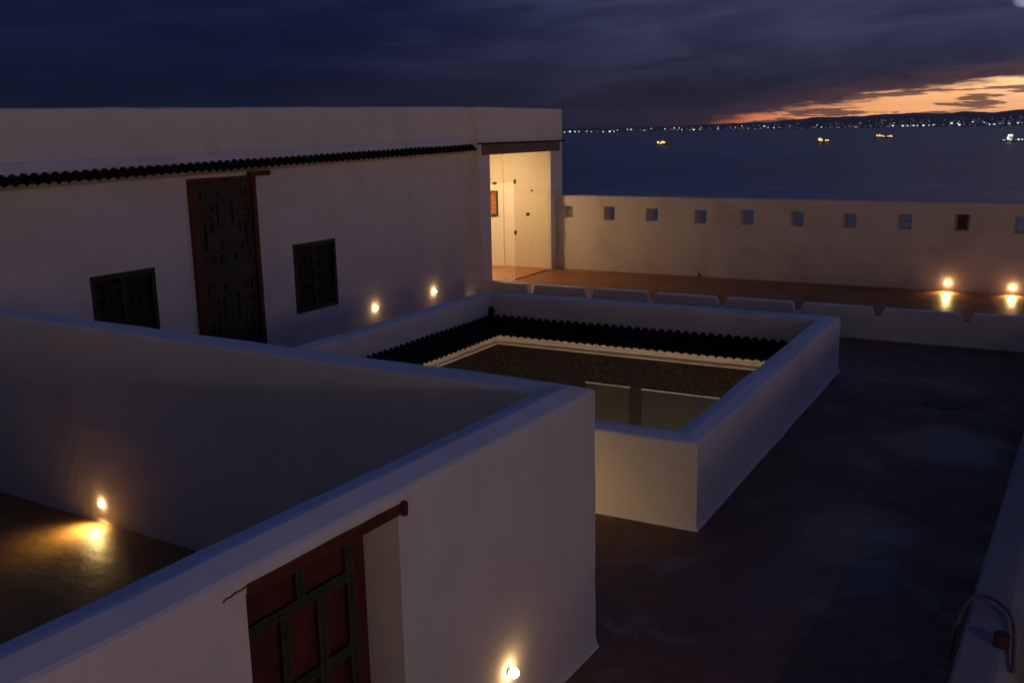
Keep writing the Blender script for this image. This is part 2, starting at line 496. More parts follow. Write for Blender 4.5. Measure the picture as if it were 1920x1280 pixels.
def dense(zlo, zhi, step=0.3):
    k = max(1, int((zhi - zlo) / step))
    return [zlo + (zhi - zlo) * i / k for i in range(k + 1)]
def wall_profile(zb, zt, th, ridge, rise, drop):
    """worn coping: outer edge at height zt, low ridge, slope falling to the inner face"""
    pr = [(-0.035, zb), (-0.030, zb + 0.03), (-0.010, zb + 0.075)] + [(0.0, z) for z in dense(zb + 0.16, zt - 0.05)]
    pr += [(0.008, zt - 0.016), (0.030, zt + 0.004), (ridge - 0.02, zt + rise - 0.004), (ridge + 0.02, zt + rise - 0.003)]
    pr += [(th - 0.035, zt + rise - drop * 0.8), (th - 0.008, zt + rise - drop - 0.012), (th, zt + rise - drop - 0.04)]
    pr += [(th, z) for z in reversed(dense(zb, zt + rise - drop - 0.08))]
    return pr

def tile_eave(M, length, top, bot, pitch=0.2, courses=3, hip0=0.0, hip1=0.0, thick=0.018):
    """barrel tiles: local x along the eave, y outward, z up; top=(y,z) bottom=(y,z); hips shorten or lengthen the lower edge"""
    mb = MB(M)
    ns = 10
    nx = int(round(length / pitch)) * ns
    d = Vector((bot[0] - top[0], bot[1] - top[1]))
    up = Vector((-d.y, d.x)).normalized()
    if up.y < 0: up = -up
    rows = []
    for c in range(courses):
        rows.append((c / courses, 0.0)); rows.append(((c + 1) / courses + 0.03, 0.022 if c < courses - 1 else 0.010))
    def H(i):
        t = (i % ns) / ns
        if t < 0.66:
            u = t / 0.66 * 2 - 1
            return 0.036 * math.sqrt(max(0, 1 - u * u))
        u = (t - 0.66) / 0.34
        return -0.028 * math.sin(u * math.pi)
    def grid(off):
        vs = []
        for (s, lift) in rows:
            for i in range(nx + 1):
                x = length * i / nx
                lo, hi = hip0 * s, length - hip1 * s
                x = min(max(x, lo), hi) if (hip0 > 0 or hip1 > 0) else x
                if hip0 < 0 or hip1 < 0:
                    x = lo + (hi - lo) * i / nx
                h = H(i) + lift + off
                jit = 0.011 * noise.noise(Vector((i // ns * 3.7 + top[1], int(s * courses + 0.01) * 5.3, top[0] * 9.0))) + 0.02 * noise.noise(Vector((i / ns * 0.12, s, 3.0)))
                vs.append((x, top[0] + d.x * s + up.x * (h + jit), top[1] + d.y * s + up.y * (h + jit)))
        return vs
    A, B = grid(0), grid(-thick)
    W_ = nx + 1
    fs = []
    K = len(A)
    for r in range(len(rows) - 1):
        for i in range(nx):
            a = r * W_ + i
            fs.append((a, a + 1, a + W_ + 1, a + W_))
            fs.append((K + a, K + a + W_, K + a + W_ + 1, K + a + 1))
    for i in range(nx):
        a = (len(rows) - 1) * W_ + i
        fs.append((a, a + 1, K + a + 1, K + a))
        fs.append((i + 1, i, K + i, K + i + 1))
    mb.add(A + B, fs)
    return mb

TZ = -5.2          # terrace level
WZ = -4.75         # walkway behind the crenellated wall
SEA = -40.0

# ------------------------------------------------------------------ ground sheets
# light well opening in the terrace
LX0, LX1, LY0, LY1 = -12.61, -3.747, 11.57, 21.08
PT = 0.38
hx0, hx1, hy0, hy1 = LX0 + PT * 0.5, LX1 - PT * 0.5, LY0 + PT * 0.5, LY1 - PT * 0.5
def sheet(mb, x0, x1, y0, y1, z, st=0.9):
    nx = max(1, int((x1 - x0) / st)); ny = max(1, int((y1 - y0) / st))
    vs = []
    for j in range(ny + 1):
        for i in range(nx + 1):
            x = x0 + (x1 - x0) * i / nx; y = y0 + (y1 - y0) * j / ny
            vs.append((x, y, z))
    mb.add(vs, [(j * (nx + 1) + i, j * (nx + 1) + i + 1, (j + 1) * (nx + 1) + i + 1, (j + 1) * (nx + 1) + i) for j in range(ny) for i in range(nx)])
mb = MB()
X0, X1, Y0, Y1 = -15.7, 14.0, -8.0, 24.9
sheet(mb, X0, hx0, Y0, Y1, TZ); sheet(mb, hx1, X1, Y0, Y1, TZ)
sheet(mb, hx0, hx1, Y0, hy0, TZ); sheet(mb, hx0, hx1, hy1, Y1, TZ)
structure(mb.build('terrace_floor', 'red_screed'))
mb = MB(); mb.box(-15.14, 14.0, 24.95, 30.4, WZ - 0.3, WZ)
structure(mb.build('walkway_floor', 'walkway_screed'))

# ------------------------------------------------------------------ sea and far shore
mb = MB()
ring = []
mb.add([(-30000, 31.5, SEA), (30000, 31.5, SEA), (30000, 23000, SEA), (-30000, 23000, SEA)], [(0, 1, 2, 3)])
structure(mb.build('sea', 'sea_water'))

SHORE = 16000.0
def azel(a, d=SHORE):
    return (d * math.sin(math.radians(a)), d * math.cos(math.radians(a)))
def px_az(x): return math.degrees(math.atan((x - 960) / 1807.28)) - 29.266       # bearing of a column of the photograph
def ridge(a):
    """skyline height above the water in metres for a bearing in degrees"""
    kn = [(-75, 110), (-40, 120), (-26, 70), (-20, 75), (-14.5, 120), (-12.2, 165), (-9, 195), (-6.5, 205), (-3, 205), (-0.5, 225), (4, 300), (12, 380), (25, 300), (45, 200)]
    for (a0, h0), (a1, h1) in zip(kn, kn[1:]):
        if a0 <= a <= a1:
            h = h0 + (h1 - h0) * (a - a0) / (a1 - a0)
            return h + 26 * noise.noise(Vector((a * 0.8, 3.1, 0))) + 9 * noise.noise(Vector((a * 3.3, 1.1, 0)))
    return 60
mb = MB()
na = 420
rows = [0.0, 0.12, 0.3, 0.5, 0.72, 0.9, 1.0, 1.25]
vs = []
for s in rows:
    for i in range(na + 1):
        a = -75 + 120 * i / na
        x, y = azel(a, SHORE * (1 + 0.25 * s))
        hh = ridge(a) * (1 + 0.2 * s) if s <= 1 else ridge(a) * 0.6
        prof = (0.02 + 0.98 * s ** 1.2) if s <= 1 else 1
        z = SEA - 2 + hh * prof + (18 * noise.noise(Vector((a * 4, s * 6, 2))) * s * (1 - s) * 4 if s < 1 else 0)
        vs.append((x, y, z))
mb.add(vs, [(r * (na + 1) + i, r * (na + 1) + i + 1, (r + 1) * (na + 1) + i + 1, (r + 1) * (na + 1) + i) for r in range(len(rows) - 1) for i in range(na)])
structure(mb.build('hills', 'hill_ground', smooth=True))

# lights of the far town: the bright ones one by one, the faint ones as one mass
def shore_point(px, up, d=SHORE * 0.985):
    a = px_az(px)
    x, y = azel(a, d)
    return (x, y, SEA + up * d / 1807.28)
meshes = {}
def light_mesh(kind):
    if kind not in meshes:
        mb = MB(); mb.ball((0, 0, 0), 1.0, n=8, m=6)
        o = mb.build('shore_light', 'shore_glow_' + kind)
        meshes[kind] = o.data
        bpy.data.objects.remove(o)
    return meshes[kind]
SL = [(1063, 2, 6, 'white'), (1073, 3, 10, 'white'), (1082, 3, 7, 'white'), (1090, 3, 6, 'white'), (1104, 3, 5, 'white'), (1112, 2, 5, 'white'),
      (1134, 1.5, 7, 'green'), (1146, 2, 10, 'white'), (1154, 2, 6, 'white'), (1160, 4, 5, 'white'), (1178, 6, 5, 'white'), (1185, 5, 7, 'white'),
      (1209, 3, 5, 'white'), (1222, 6.5, 5, 'white'), (1247, 5, 6, 'white'), (1264, 6.5, 6, 'white'), (1273, 6, 5, 'white'), (1278, 3, 5, 'white'),
      (1300, 2.5, 9, 'green'), (1311, 3, 5, 'white'), (1344, 4, 6, 'white'), (1345, 7, 4, 'white'), (1376, 5, 4, 'white'), (1388, 8, 5, 'white'),
      (1400, 3, 6, 'amber'), (1429, 7, 8, 'white'), (1436, 4, 5, 'white'), (1447, 3.5, 6, 'white'), (1456, 4, 4, 'white'), (1526, 7, 5, 'white'),
      (1518, 3, 6, 'red'), (1534, 3, 5, 'white'), (1597, 2, 8, 'amber'), (1665, 3.5, 8, 'white'), (1683, 3, 9, 'white'), (1692, 3, 6, 'white'),
      (1703, 3, 8, 'white'), (1710, 3, 6, 'white'), (1721, 3, 9, 'white'), (1731, 3, 5, 'white'), (1739, 3.5, 6, 'white'), (1772, 6, 9, 'white'),
      (1784, 6, 6, 'white'), (1787, 3, 10, 'white'), (1811, 8, 6, 'white'), (1832, 6.5, 5, 'white'), (1842, 3, 6, 'white'), (1851, 3, 7, 'white'),
      (1861, 4, 4, 'white'), (1878, 4, 10, 'amber'), (1894, 4.5, 7, 'white'), (1907, 4, 5, 'white'), (1917, 13, 6, 'amber')]
used_special = set()
for (px, up, r, kind) in SL:
    o = bpy.data.objects.new('shore_light', light_mesh(kind))
    col.objects.link(o)
    o.location = shore_point(px, up * 0.9)
    o.scale = (r * 1.9, r * 1.1, r * 1.0)
    lab = {'white': 'white light of the far shore, one in the row along the waterline', 'green': 'bright yellow green light on the far shore',
           'amber': 'amber light on the far shore among the white ones', 'red': 'small red light on the far shore waterline'}[kind]
    tag(o, lab, 'light', 'lights along the far shore')
mb = MB()
rs = random.Random(5)
for i in range(330):
    px = rs.uniform(1056, 1935) if i % 3 else rs.uniform(1540, 1935)
    hmax = (ridge(px_az(px)) * 1.0) * 1807.28 / SHORE
    up = 1.5 + rs.random() ** 1.7 * max(2.5, hmax * 0.50)
    d = SHORE * (0.985 if up < 5 else 0.99 + 0.10 * min(1, up / hmax))
    p = shore_point(px, up, d)
    r = rs.uniform(2.2, 4.2) * d / SHORE
    mb.ball(p, r, 1.3, 1, 0.8, 6, 4)
o = mb.build('town_lights', 'town_glow')
o['kind'] = 'stuff'; o['label'] = 'faint scattered lights of the town climbing the far hills'; o['category'] = 'lights'

# ------------------------------------------------------------------ vessels at anchor
def vessel(loc, yaw, L, label, kind, lights, houses, hullh):
    M = Matrix.Translation(Vector(loc)) @ Matrix.Rotation(yaw, 4, 'Z')
    t = thing('anchored_vessel', label, 'boat', loc, 'lit vessels anchored in the bay')
    mb = MB(M)
    B = L * 0.085
    sec = []
    for s, w, sh in [(-0.5, 0.75, 0.12), (-0.46, 0.95, 0.06), (-0.2, 1, 0), (0.2, 1, 0.0), (0.36, 0.8, 0.12), (0.45, 0.42, 0.28), (0.5, 0.04, 0.42)]:
        x = s * L
        zt = hullh * (1 + sh)
        sec.append([(x, -B * w, zt), (x - 0.01 * L * (s > 0.3), -B * w * 0.8, -1), (x - 0.01 * L * (s > 0.3), B * w * 0.8, -1), (x, B * w, zt)])
    vs = [p for q in sec for p in q]
    fs = [(i * 4 + k, i * 4 + (k + 1) % 4, (i + 1) * 4 + (k + 1) % 4, (i + 1) * 4 + k) for i in range(len(sec) - 1) for k in range(4)]
    fs += [(3, 2, 1, 0), tuple((len(sec) - 1) * 4 + k for k in range(4))]
    mb.add(vs, fs)
    mb.build('hull', 'hull_paint', t, loc=loc)
    for (s0, s1, w, z0, z1) in houses:
        mb = MB(M)
        mb.box(s0 * L, s1 * L, -B * w, B * w, hullh + z0, hullh + z1)
        mb.box(s0 * L + 0.2, s1 * L + 0.6, -B * w * 1.08, B * w * 1.08, hullh + z1, hullh + z1 + 0.25)
        mb.build('deckhouse', 'deckhouse_paint', t, loc=loc)
    mb = MB(M); mb.tube([M.inverted() @ (M @ Vector((-0.32 * L, 0, hullh))), (-0.32 * L, 0, hullh + L * 0.22)], 0.18, 6)
    mb.build('mast', 'dark_metal', t, loc=loc)
    for (s, y, z, r, k) in lights:
        mb = MB(M); mb.ball((s * L, y * B, hullh + z), r, 1.3, 1, 1, 8, 6)
        mb.build('deck_light', 'deck_light_' + k, t, loc=loc)
    return t
amb = 'amber'
vessel((-868, 2331, SEA), math.radians(18), 27, 'small vessel with two merged amber deck lights, leftmost out on the bay', 'amber',
       [(-0.30, -1.1, 5.0, 2.3, amb), (0.10, -1.1, 5.4, 2.6, amb), (0.25, -1.1, 4.6, 2.1, amb), (-0.05, -1.1, 3.2, 1.7, amb)], [(-0.35, -0.05, 0.8, 0, 4.2)], 2.6)
vessel((-500, 2463, SEA), math.radians(14), 31, 'vessel with one large and one smaller amber light, second from left', 'amber',
       [(-0.33, -1.1, 6.0, 2.9, amb), (-0.20, -1.1, 4.4, 2.2, amb), (0.14, -1.1, 3.2, 1.7, amb), (0.30, -1.1, 3.2, 1.6, amb)], [(-0.42, -0.1, 0.8, 0, 4.6)], 2.8)
vessel((-460, 3134, SEA), math.radians(10), 50, 'longer vessel with a sloping string of amber deck lights, third out on the bay', 'amber',
       [(-0.42, -1.1, 6.5, 1.9, amb), (-0.28, -1.1, 7.0, 2.3, amb), (-0.14, -1.1, 5.0, 2.0, amb), (-0.02, -1.1, 3.4, 1.5, amb), (0.20, -1.1, 3.6, 1.5, amb), (0.33, -1.1, 4.6, 2.1, amb), (0.42, -1.1, 3.0, 1.4, amb)],
       [(-0.44, -0.2, 0.8, 0, 6.0), (0.28, 0.40, 0.6, 0, 2.5)], 3.2)
wht = 'white'
vessel((-58, 2352, SEA), math.radians(2), 104, 'long low vessel with a white lit deckhouse, at the right edge of the bay', 'white',
       [(-0.345, -1.1, 11.2, 2.0, wht), (-0.320, -1.1, 11.6, 2.0, wht), (-0.295, -1.1, 11.2, 1.9, wht), (-0.365, -1.1, 6.8, 1.7, wht), (-0.355, -1.1, 4.0, 1.9, wht), (-0.31, -1.1, 2.2, 1.2, wht), (-0.165, -1.1, 2.6, 1.6, wht), (-0.10, -1.1, 2.4, 1.3, wht), (-0.42, -1.1, 1.8, 0.8, wht), (-0.45, -1.1, 1.6, 0.7, wht)],
       [(-0.37, -0.27, 0.8, 0, 9.5), (-0.25, -0.18, 0.5, 0, 4.0)], 2.6)

# ------------------------------------------------------------------ wall lamps
def wall_lamp(p, nrm, label, beam=115.0, tilt=33.0, spread=138.0):
    """bulb under a small dark cap on a back plate; p on the wall face, nrm the wall's outward normal"""
    t = thing('wall_lamp', label, 'lamp', p, 'low lamps on the white walls')
    n = Vector(nrm).normalized()
    M = Matrix.Translation(Vector(p)) @ Matrix(((n.x, -n.y, 0, 0), (n.y, n.x, 0, 0), (0, 0, 1, 0), (0, 0, 0, 1)))   # local x out of the wall
    mb = MB(M); mb.tube([(-0.01, 0, 0.0), (0.012, 0, 0.0), (0.018, 0, 0.0)], [0.034, 0.034, 0.026], 18)
    mb.build('back_plate', 'lamp_body', t, loc=p)
    mb = MB(M); mb.tube([(0.010, 0, 0.0), (0.022, 0, 0.0)], 0.016, 12)
    mb.build('socket', 'lamp_body', t, loc=p)
    mb = MB(M); mb.ball((0.060, 0, 0.0), 0.045, 1, 1, 1, 16, 10)
    mb.build('bulb', 'bulb_glow', t, smooth=True, loc=p)
    l = bpy.data.lights.new('down_beam', 'SPOT')
    l.energy = beam; l.color = (1.0, 0.64, 0.23); l.spot_size = math.radians(spread); l.spot_blend = 1.0; l.shadow_soft_size = 0.03
    lo = bpy.data.objects.new('down_beam', l); col.objects.link(lo)
    lo.parent = t
    lo.location = n * 0.17 + Vector((0, 0, -0.05))
    lo.rotation_mode = 'QUATERNION'
    lo.rotation_quaternion = (n * math.sin(math.radians(tilt)) + Vector((0, 0, -math.cos(math.radians(tilt))))).to_track_quat('-Z', 'Y')
    return t
ya = math.radians(2.4)
YU = Vector((math.cos(ya), -math.sin(ya), 0)); YV = Vector((math.sin(ya), math.cos(ya), 0))
YM = Matrix(((YU.x, YV.x, 0, 0), (YU.y, YV.y, 0, 0), (0, 0, 1, 0), (0, 0, 0, 1)))
def yl(u, v, z): return tuple(YM @ Vector((u, v, z)))
YU0, YV0 = -4.059, 8.106
YT = 0.38
wall_lamp((-15.60, 20.37, -4.535), (1, 0, 0), 'small lit bulb low on the long facade, nearer to the square window', 45.0, 38.0, 84.0)
wall_lamp((-15.60, 23.20, -4.520), (1, 0, 0), 'small lit bulb low on the long facade, nearer to the glass lobby', 45.0, 38.0, 84.0)
wall_lamp((-2.464, 30.36, -4.505), (0, -1, 0), 'lit bulb at the foot of the sea wall, left one of its pair')
wall_lamp((-0.778, 30.36, -4.54), (0, -1, 0), 'lit bulb at the foot of the sea wall, close to the right edge of view')
wall_lamp(yl(-11.42, YV0 - YT, -4.905), (-YV.x, -YV.y, 0), 'lit bulb inside the walled yard, throwing a bright spot on its floor')
wall_lamp(yl(YU0, 6.42, -4.585), (YU.x, YU.y, 0), 'lit bulb low on the outer yard wall, right of the red door', 45.0, 38.0, 84.0)
# unseen lamps facing the light well: one inferred, two added to brighten its parapet
wall_lamp(yl(-6.6, YV0, -4.585), (YV.x, YV.y, 0), 'lit bulb on the far face of the yard wall, opposite the light well', 85.0, 72.0, 110.0)
wall_lamp(yl(-8.0, YV0, -4.585), (YV.x, YV.y, 0), 'added unseen bulb on the far face of the yard wall, midway along it', 85.0, 72.0, 110.0)
wall_lamp(yl(-9.4, YV0, -4.585), (YV.x, YV.y, 0), 'added unseen bulb on the far face of the yard wall, nearest the long facade', 85.0, 72.0, 110.0)

# ------------------------------------------------------------------ long building (left)
XF = -15.6
def zs(y): return 0.0147 * (y - 10.2)
B0, B1 = -6.0, 25.22
bld = thing('long_building', 'long white flat roofed building with dark tiled eave, carved door and end lobby', 'building', (XF, 10, TZ))
# main wall (one mass with its recesses cut out)
mb = MB()
mb.add([(-24, B0, TZ - 0.5), (XF, B0, TZ - 0.5), (XF, B1, TZ - 0.5), (-24, B1, TZ - 0.5),
        (-24, B0, -0.55 + zs(B0)), (XF, B0, -0.55 + zs(B0)), (XF, B1, -0.55 + zs(B1)), (-24, B1, -0.55 + zs(B1))],
       [(0, 3, 2, 1), (4, 5, 6, 7), (0, 1, 5, 4), (1, 2, 6, 5), (2, 3, 7, 6), (3, 0, 4, 7)])
cut = MB()
cut.box(XF - 0.22, XF + 0.3, 14.30, 16.24, TZ, -0.90)
for (y0, y1) in ((11.745, 13.255), (17.318, 18.880)):
    cut.box(XF - 0.14, XF + 0.3, y0, y1, -4.19, -2.52)
mb.build('facade_wall', 'limewash', bld, cuts=cut, loc=(XF, 10, TZ))
# parapet with rounded top
prof = [(0.0, -0.56), (0.0, -0.38)] + [(0.0, z) for z in (-0.1, 0.2, 0.42)] + [(0.02, 0.50), (0.07, 0.535), (0.30, 0.53), (0.34, 0.48), (0.34, -0.56)]
Ms = Matrix(((1, 0, 0, XF), (0, 1, 0, 0), (0, 0.0147, 1, -0.0147 * 10.2), (0, 0, 0, 1)))
# outer side faces +X, sweep runs along +Y so that left is -X
mb = sweep([(0, B0), (0, B1)], prof, False, Ms, 0.010, 0.5)
mb.build('parapet', 'limewash', bld, smooth=False, loc=(XF, 10, TZ))
# plaster slope above the tiles, soffit below
mb = MB(Ms)
mb.prism([(-0.02, -0.37), (0.04, -0.39), (0.15, -0.545), (0.15, -0.60), (-0.02, -0.60)], B0, B1, 'y')
mb.build('eave_plaster', 'limewash', bld, loc=(XF, 10, TZ))
mb = MB(Ms)
mb.prism([(0.001, -0.603), (0.28, -0.735), (0.27, -0.765), (0.12, -0.80), (0.001, -0.84)], B0, B1, 'y')
mb.build('soffit', 'cornice_plaster', bld, loc=(XF, 10, TZ))
# local x along -Y.. build tiles with x along +Y, y outward (+X)
Mt = Ms @ Matrix(((0, 1, 0, 0.0), (1, 0, 0, B0), (0, 0, 1, 0), (0, 0, 0, 1)))
mb = tile_eave(Mt, B1 - B0 + 0.1, (0.10, -0.575), (0.38, -0.735), 0.206, 2)
mb.build('tile_eave', 'green_tile', bld, loc=(XF, 10, TZ))

# carved double door
door = thing('door', '', 'door'); 
for k in ('label', 'category'): del door[k]
door.parent = bld; door.location = (0, 5.27, 0)     # at the door's foot
dl = Vector((XF, 15.27, TZ))
def dbuild(mb, name, mat, parent, bevel=0.0):
    o = mb.build(name, mat, None, bevel, loc=tuple(dl))
    o.parent = parent
    o.location = (0, 0, 0)
    return o
mb = MB()
mb.box(XF - 0.20, XF + 0.085, 14.262, 14.50, TZ, -0.93); mb.box(XF - 0.20, XF + 0.015, 16.13, 16.252, TZ, -0.93)
mb.box(XF - 0.20, XF + 0.02, 14.262, 16.252, -0.928, -0.84)
dbuild(mb, 'door_frame', 'red_paint', door, 0.006)
mb = MB(); mb.box(XF - 0.05, XF + 0.10, 16.0, 16.62, -0.86, -0.76)
mb.tube([(XF + 0.04, 16.60, -0.81), (XF + 0.04, 16.66, -0.81)], 0.06, 10)
dbuild(mb, 'lintel_beam', 'red_paint', door, 0.008)
def lattice(mb, y0, y1, z0, z1, x, pat, w=0.045, d=0.03):
    """frame and bars in front of a board; pat = list of (ya,za,yb,zb) in 0..1"""
    def seg(a, b, c, e):
        ya_, yb_ = y0 + (y1 - y0) * min(a, c), y0 + (y1 - y0) * max(a, c)
        za_, zb_ = z0 + (z1 - z0) * min(b, e), z0 + (z1 - z0) * max(b, e)
        mb.box(x, x + d, ya_ - w / 2, yb_ + w / 2, za_ - w / 2, zb_ + w / 2)
    for s in pat: seg(*s)
def pinwheel(nz):
    """interlocking bars of a Moorish star frame, repeated nz times"""
    out = []
    for k in range(nz):
        a, h = k / nz, 1 / nz
        for (p, q, r, s) in [(0.0, 0.18, 0.66, 0.18), (0.66, 0.18, 0.66, 0.02), (0.33, 0.18, 0.33, 0.62), (0.33, 0.62, 0.0, 0.62), (0.66, 0.34, 1.0, 0.34),
                             (0.66, 0.34, 0.66, 0.82), (0.33, 0.82, 1.0, 0.82), (0.33, 0.82, 0.33, 0.98), (0.33, 0.46, 0.66, 0.46), (0.0, 0.82, 0.18, 0.82)]:
            out.append((p, a + q * h, r, a + s * h))
    return out
PANES = [(.27, .86, .93, .955), (.07, .85, .17, .965), (.05, .69, .60, .78), (.74, .50, .87, .80), (.15, .22, .27, .53), (.42, .41, .56, .53), (.36, .19, .95, .30), (.05, .03, .58, .115), (.74, .02, .86, .125), (.05, .58, .55, .63)]
def fret(mb, y0, y1, z0, z1, x0, x1, flip):
    """pierced front: every grid cell outside the openings is solid, cells of a row joined"""
    ny, nz = 30, 60
    for r in range(nz):
        start = None
        for c in range(ny + 1):
            u, w_ = (c + 0.5) / ny, (r + 0.5) / nz
            if flip: u = 1 - u
            solid = c < ny and not any(a <= u <= b and p <= w_ <= q for a, p, b, q in PANES)
            if solid and start is None: start = c
            if not solid and start is not None:
                mb.box(x0, x1, y0 + (y1 - y0) * start / ny, y0 + (y1 - y0) * c / ny, z0 + (z1 - z0) * r / nz, z0 + (z1 - z0) * (r + 1) / nz)
                start = None
LV = [14.50, 15.31, 16.13]
for i in range(2):
    y0, y1 = LV[i] + 0.004, LV[i + 1] - 0.004
    mb = MB(); mb.box(XF - 0.15, XF - 0.10, y0, y1, TZ + 0.02, -0.932)
    leaf = dbuild(mb, 'door_leaf', 'leaf_red', door)
    mb = MB()
    for (za, zb) in ((-2.72, -1.03), (-4.96, -3.02)):
        fret(mb, y0 + 0.083, y1 - 0.083, za, zb, XF - 0.10, XF - 0.055, i == 1)
    # stiles and rails
    for (a, b_, c_, d_) in ((y0, y0 + 0.085, TZ + 0.02, -0.932), (y1 - 0.085, y1, TZ + 0.02, -0.932)):
        mb.box(XF - 0.10, XF - 0.048, a, b_, c_, d_)
    for (c_, d_) in ((-1.03, -0.932), (-3.02, -2.72), (TZ + 0.02, -4.96)):
        mb.box(XF - 0.10, XF - 0.051, y0 + 0.085, y1 - 0.085, c_ + 0.001, d_ - 0.001)
    o = mb.build('lattice', 'dark_green_paint', None, 0.0, loc=tuple(dl))
    o.parent = leaf
    o.location = (0, 0, 0)
# two shuttered windows
for (y0, y1, nrep) in ((11.745, 13.255, 2), (17.318, 18.880, 2)):
    z0, z1 = -4.19, -2.52
    loc = (XF, (y0 + y1) / 2, z0)
    mb = MB(); mb.box(XF - 0.13, XF - 0.08, y0 + 0.002, y1 - 0.002, z0 + 0.002, z1 - 0.002)
    w = mb.build('window', 'dark_void', bld, loc=loc)
    mb = MB()
    for (a, b_) in ((y0, y0 + 0.10), (y1 - 0.10, y1)): mb.box(XF - 0.12, XF + 0.012, a + 0.001, b_ - 0.001, z0 + 0.001, z1 - 0.001)
    for (a, b_) in ((z0, z0 + 0.11), (z1 - 0.10, z1)): mb.box(XF - 0.12, XF + 0.010, y0 + 0.1, y1 - 0.1, a + 0.001, b_ - 0.001)
    f = mb.build('frame', 'shutter_paint', None, 0.004, loc=loc)
    f.parent = w; f.location = (0, 0, 0)
    mb = MB()
    ym = (y0 + y1) / 2
    for (a, b_) in ((y0 + 0.1, ym), (ym, y1 - 0.1)):
        lattice(mb, a + 0.06, b_ - 0.06, z0 + 0.16, z1 - 0.16, XF - 0.08, pinwheel(2), 0.040, 0.03)
    mb.box(XF - 0.08, XF - 0.035, ym - 0.04, ym + 0.04, z0 + 0.11, z1 - 0.10)
    l = mb.build('lattice', 'shutter_paint', None, 0.0, loc=loc)
    l.parent = w; l.location = (0, 0, 0)

# end block with the lit glass lobby
XB = -15.15
E0, E1, ET = 25.215, 30.86, 0.735
mb = MB(); mb.box(-24, XB, E0, E1, TZ - 0.5, ET)
cut = MB(); cut.box(-19.6, XB - 0.16, 25.55, 30.30, WZ, -0.38)
cut2 = MB(); cut2.box(XB - 0.30, XB + 0.3, 25.86, 29.97, WZ, -0.675)
mb.build('end_block', 'limewash', bld, bevel=0.02, cuts=[cut, cut2], loc=(XF, 10, TZ))
mb = MB(); mb.box(-19.6, XB + 0.02, 25.55, 30.30, WZ - 0.02, WZ + 0.004)
mb.build('lobby_floor', 'terracotta', bld, loc=(XF, 10, TZ))
# warm plaster skin of the lobby (3 mm in front of the block's own faces)
mb = MB()
mb.box(-19.59, XB - 0.17, 30.27, 30.297, WZ + 0.005, -0.385); mb.box(-19.597, -19.57, 25.56, 30.268, WZ + 0.005, -0.385)
mb.box(-18.05, -17.20, 30.235, 30.268, WZ + 0.005, -0.60)
mb.build('lobby_lining', 'room_plaster', bld, loc=(XF, 10, TZ))
mb = MB(); mb.box(XB - 0.12, XB + 0.075, 25.37, 30.53, -0.672, -0.36)
mb.build('lintel_beam', 'beam_wood', bld, bevel=0.012, loc=(XF, 10, TZ))
mb = MB(); mb.box(XB - 0.02, XB + 0.11, 25.16, 30.90, -0.357, -0.315)
mb.build('eave_edge', 'green_tile', bld, bevel=0.01, loc=(XF, 10, TZ))
GX = XB - 0.06
def pane(y0, y1, z0, z1):
    mb = MB(); mb.box(GX - 0.006, GX + 0.006, y0, y1, z0, z1)
    return mb.build('glass_pane', 'sheet_glass', bld, loc=(XF, 10, TZ))
pane(27.455, 28.66, WZ + 0.012, -0.68); pane(28.668, 29.965, WZ + 0.012, -0.68); pane(25.865, 27.448, -1.575, -0.68)
for (y, z, w, h, nm) in ((27.50, -1.575, 0.07, 0.14, 'glass_clamp'), (26.20, -1.555, 0.16, 0.07, 'glass_clamp'), (27.50, -3.21, 0.06, 0.13, 'glass_clamp'), (28.66, -1.93, 0.08, 0.05, 'glass_clamp'), (28.37, -2.69, 0.15, 0.10, 'door_lock')):
    mb = MB(); mb.box(GX - 0.03, GX + 0.035, y - w / 2, y + w / 2, z - h / 2, z + h / 2)
    mb.build(nm, 'fitting_metal', bld, bevel=0.008, loc=(XF, 10, TZ))
mb = MB(); mb.box(GX - 0.02, GX + 0.02, 27.455, 29.965, WZ + 0.005, WZ + 0.03)
mb.build('glass_rail', 'fitting_metal', bld, loc=(XF, 10, TZ))

# ceiling lamp of the lobby and the carved picture on its end wall
t = thing('ceiling_lamp', 'lit flat ceiling lamp inside the glass lobby, above the opening', 'lamp', (-17.0, 28.0, -0.39))
mb = MB(); mb.tube([(-17.0, 28.0, -0.384), (-17.0, 28.0, -0.43)], 0.30, 24); mb.build('base', 'lamp_body', t, loc=(-17.0, 28.0, -0.39))
mb = MB(); mb.tube([(-17.0, 28.0, -0.432), (-17.0, 28.0, -0.47), (-17.0, 28.0, -0.50)], [0.28, 0.25, 0.12], 24); mb.build('diffuser', 'room_lamp_glow', t, loc=(-17.0, 28.0, -0.39))
PY = 0.117
t = thing('framed_panel', 'dark framed panel of orange tiles on the lit lobby wall', 'picture', (-17.58, 30.232, -2.95))
mb = MB()
for (a, b_, c_, d_) in ((-17.80, -17.74, -2.95, -2.06), (-17.47, -17.41, -2.95, -2.06), (-17.74, -17.47, -2.95, -2.89), (-17.74, -17.47, -2.12, -2.06)):
    mb.box(a, b_, 30.06 + PY, 30.116 + PY, c_, d_)
mb.build('frame', 'green_paint', t, loc=(-17.58, 30.232, -2.95))
mb = MB()
for k in range(6): mb.box(-17.74, -17.47, 30.085 + PY, 30.115 + PY, -2.888 + k * 0.128, -2.888 + k * 0.128 + 0.118)
mb.build('tiles', 'orange_picture', t, loc=(-17.58, 30.232, -2.95))

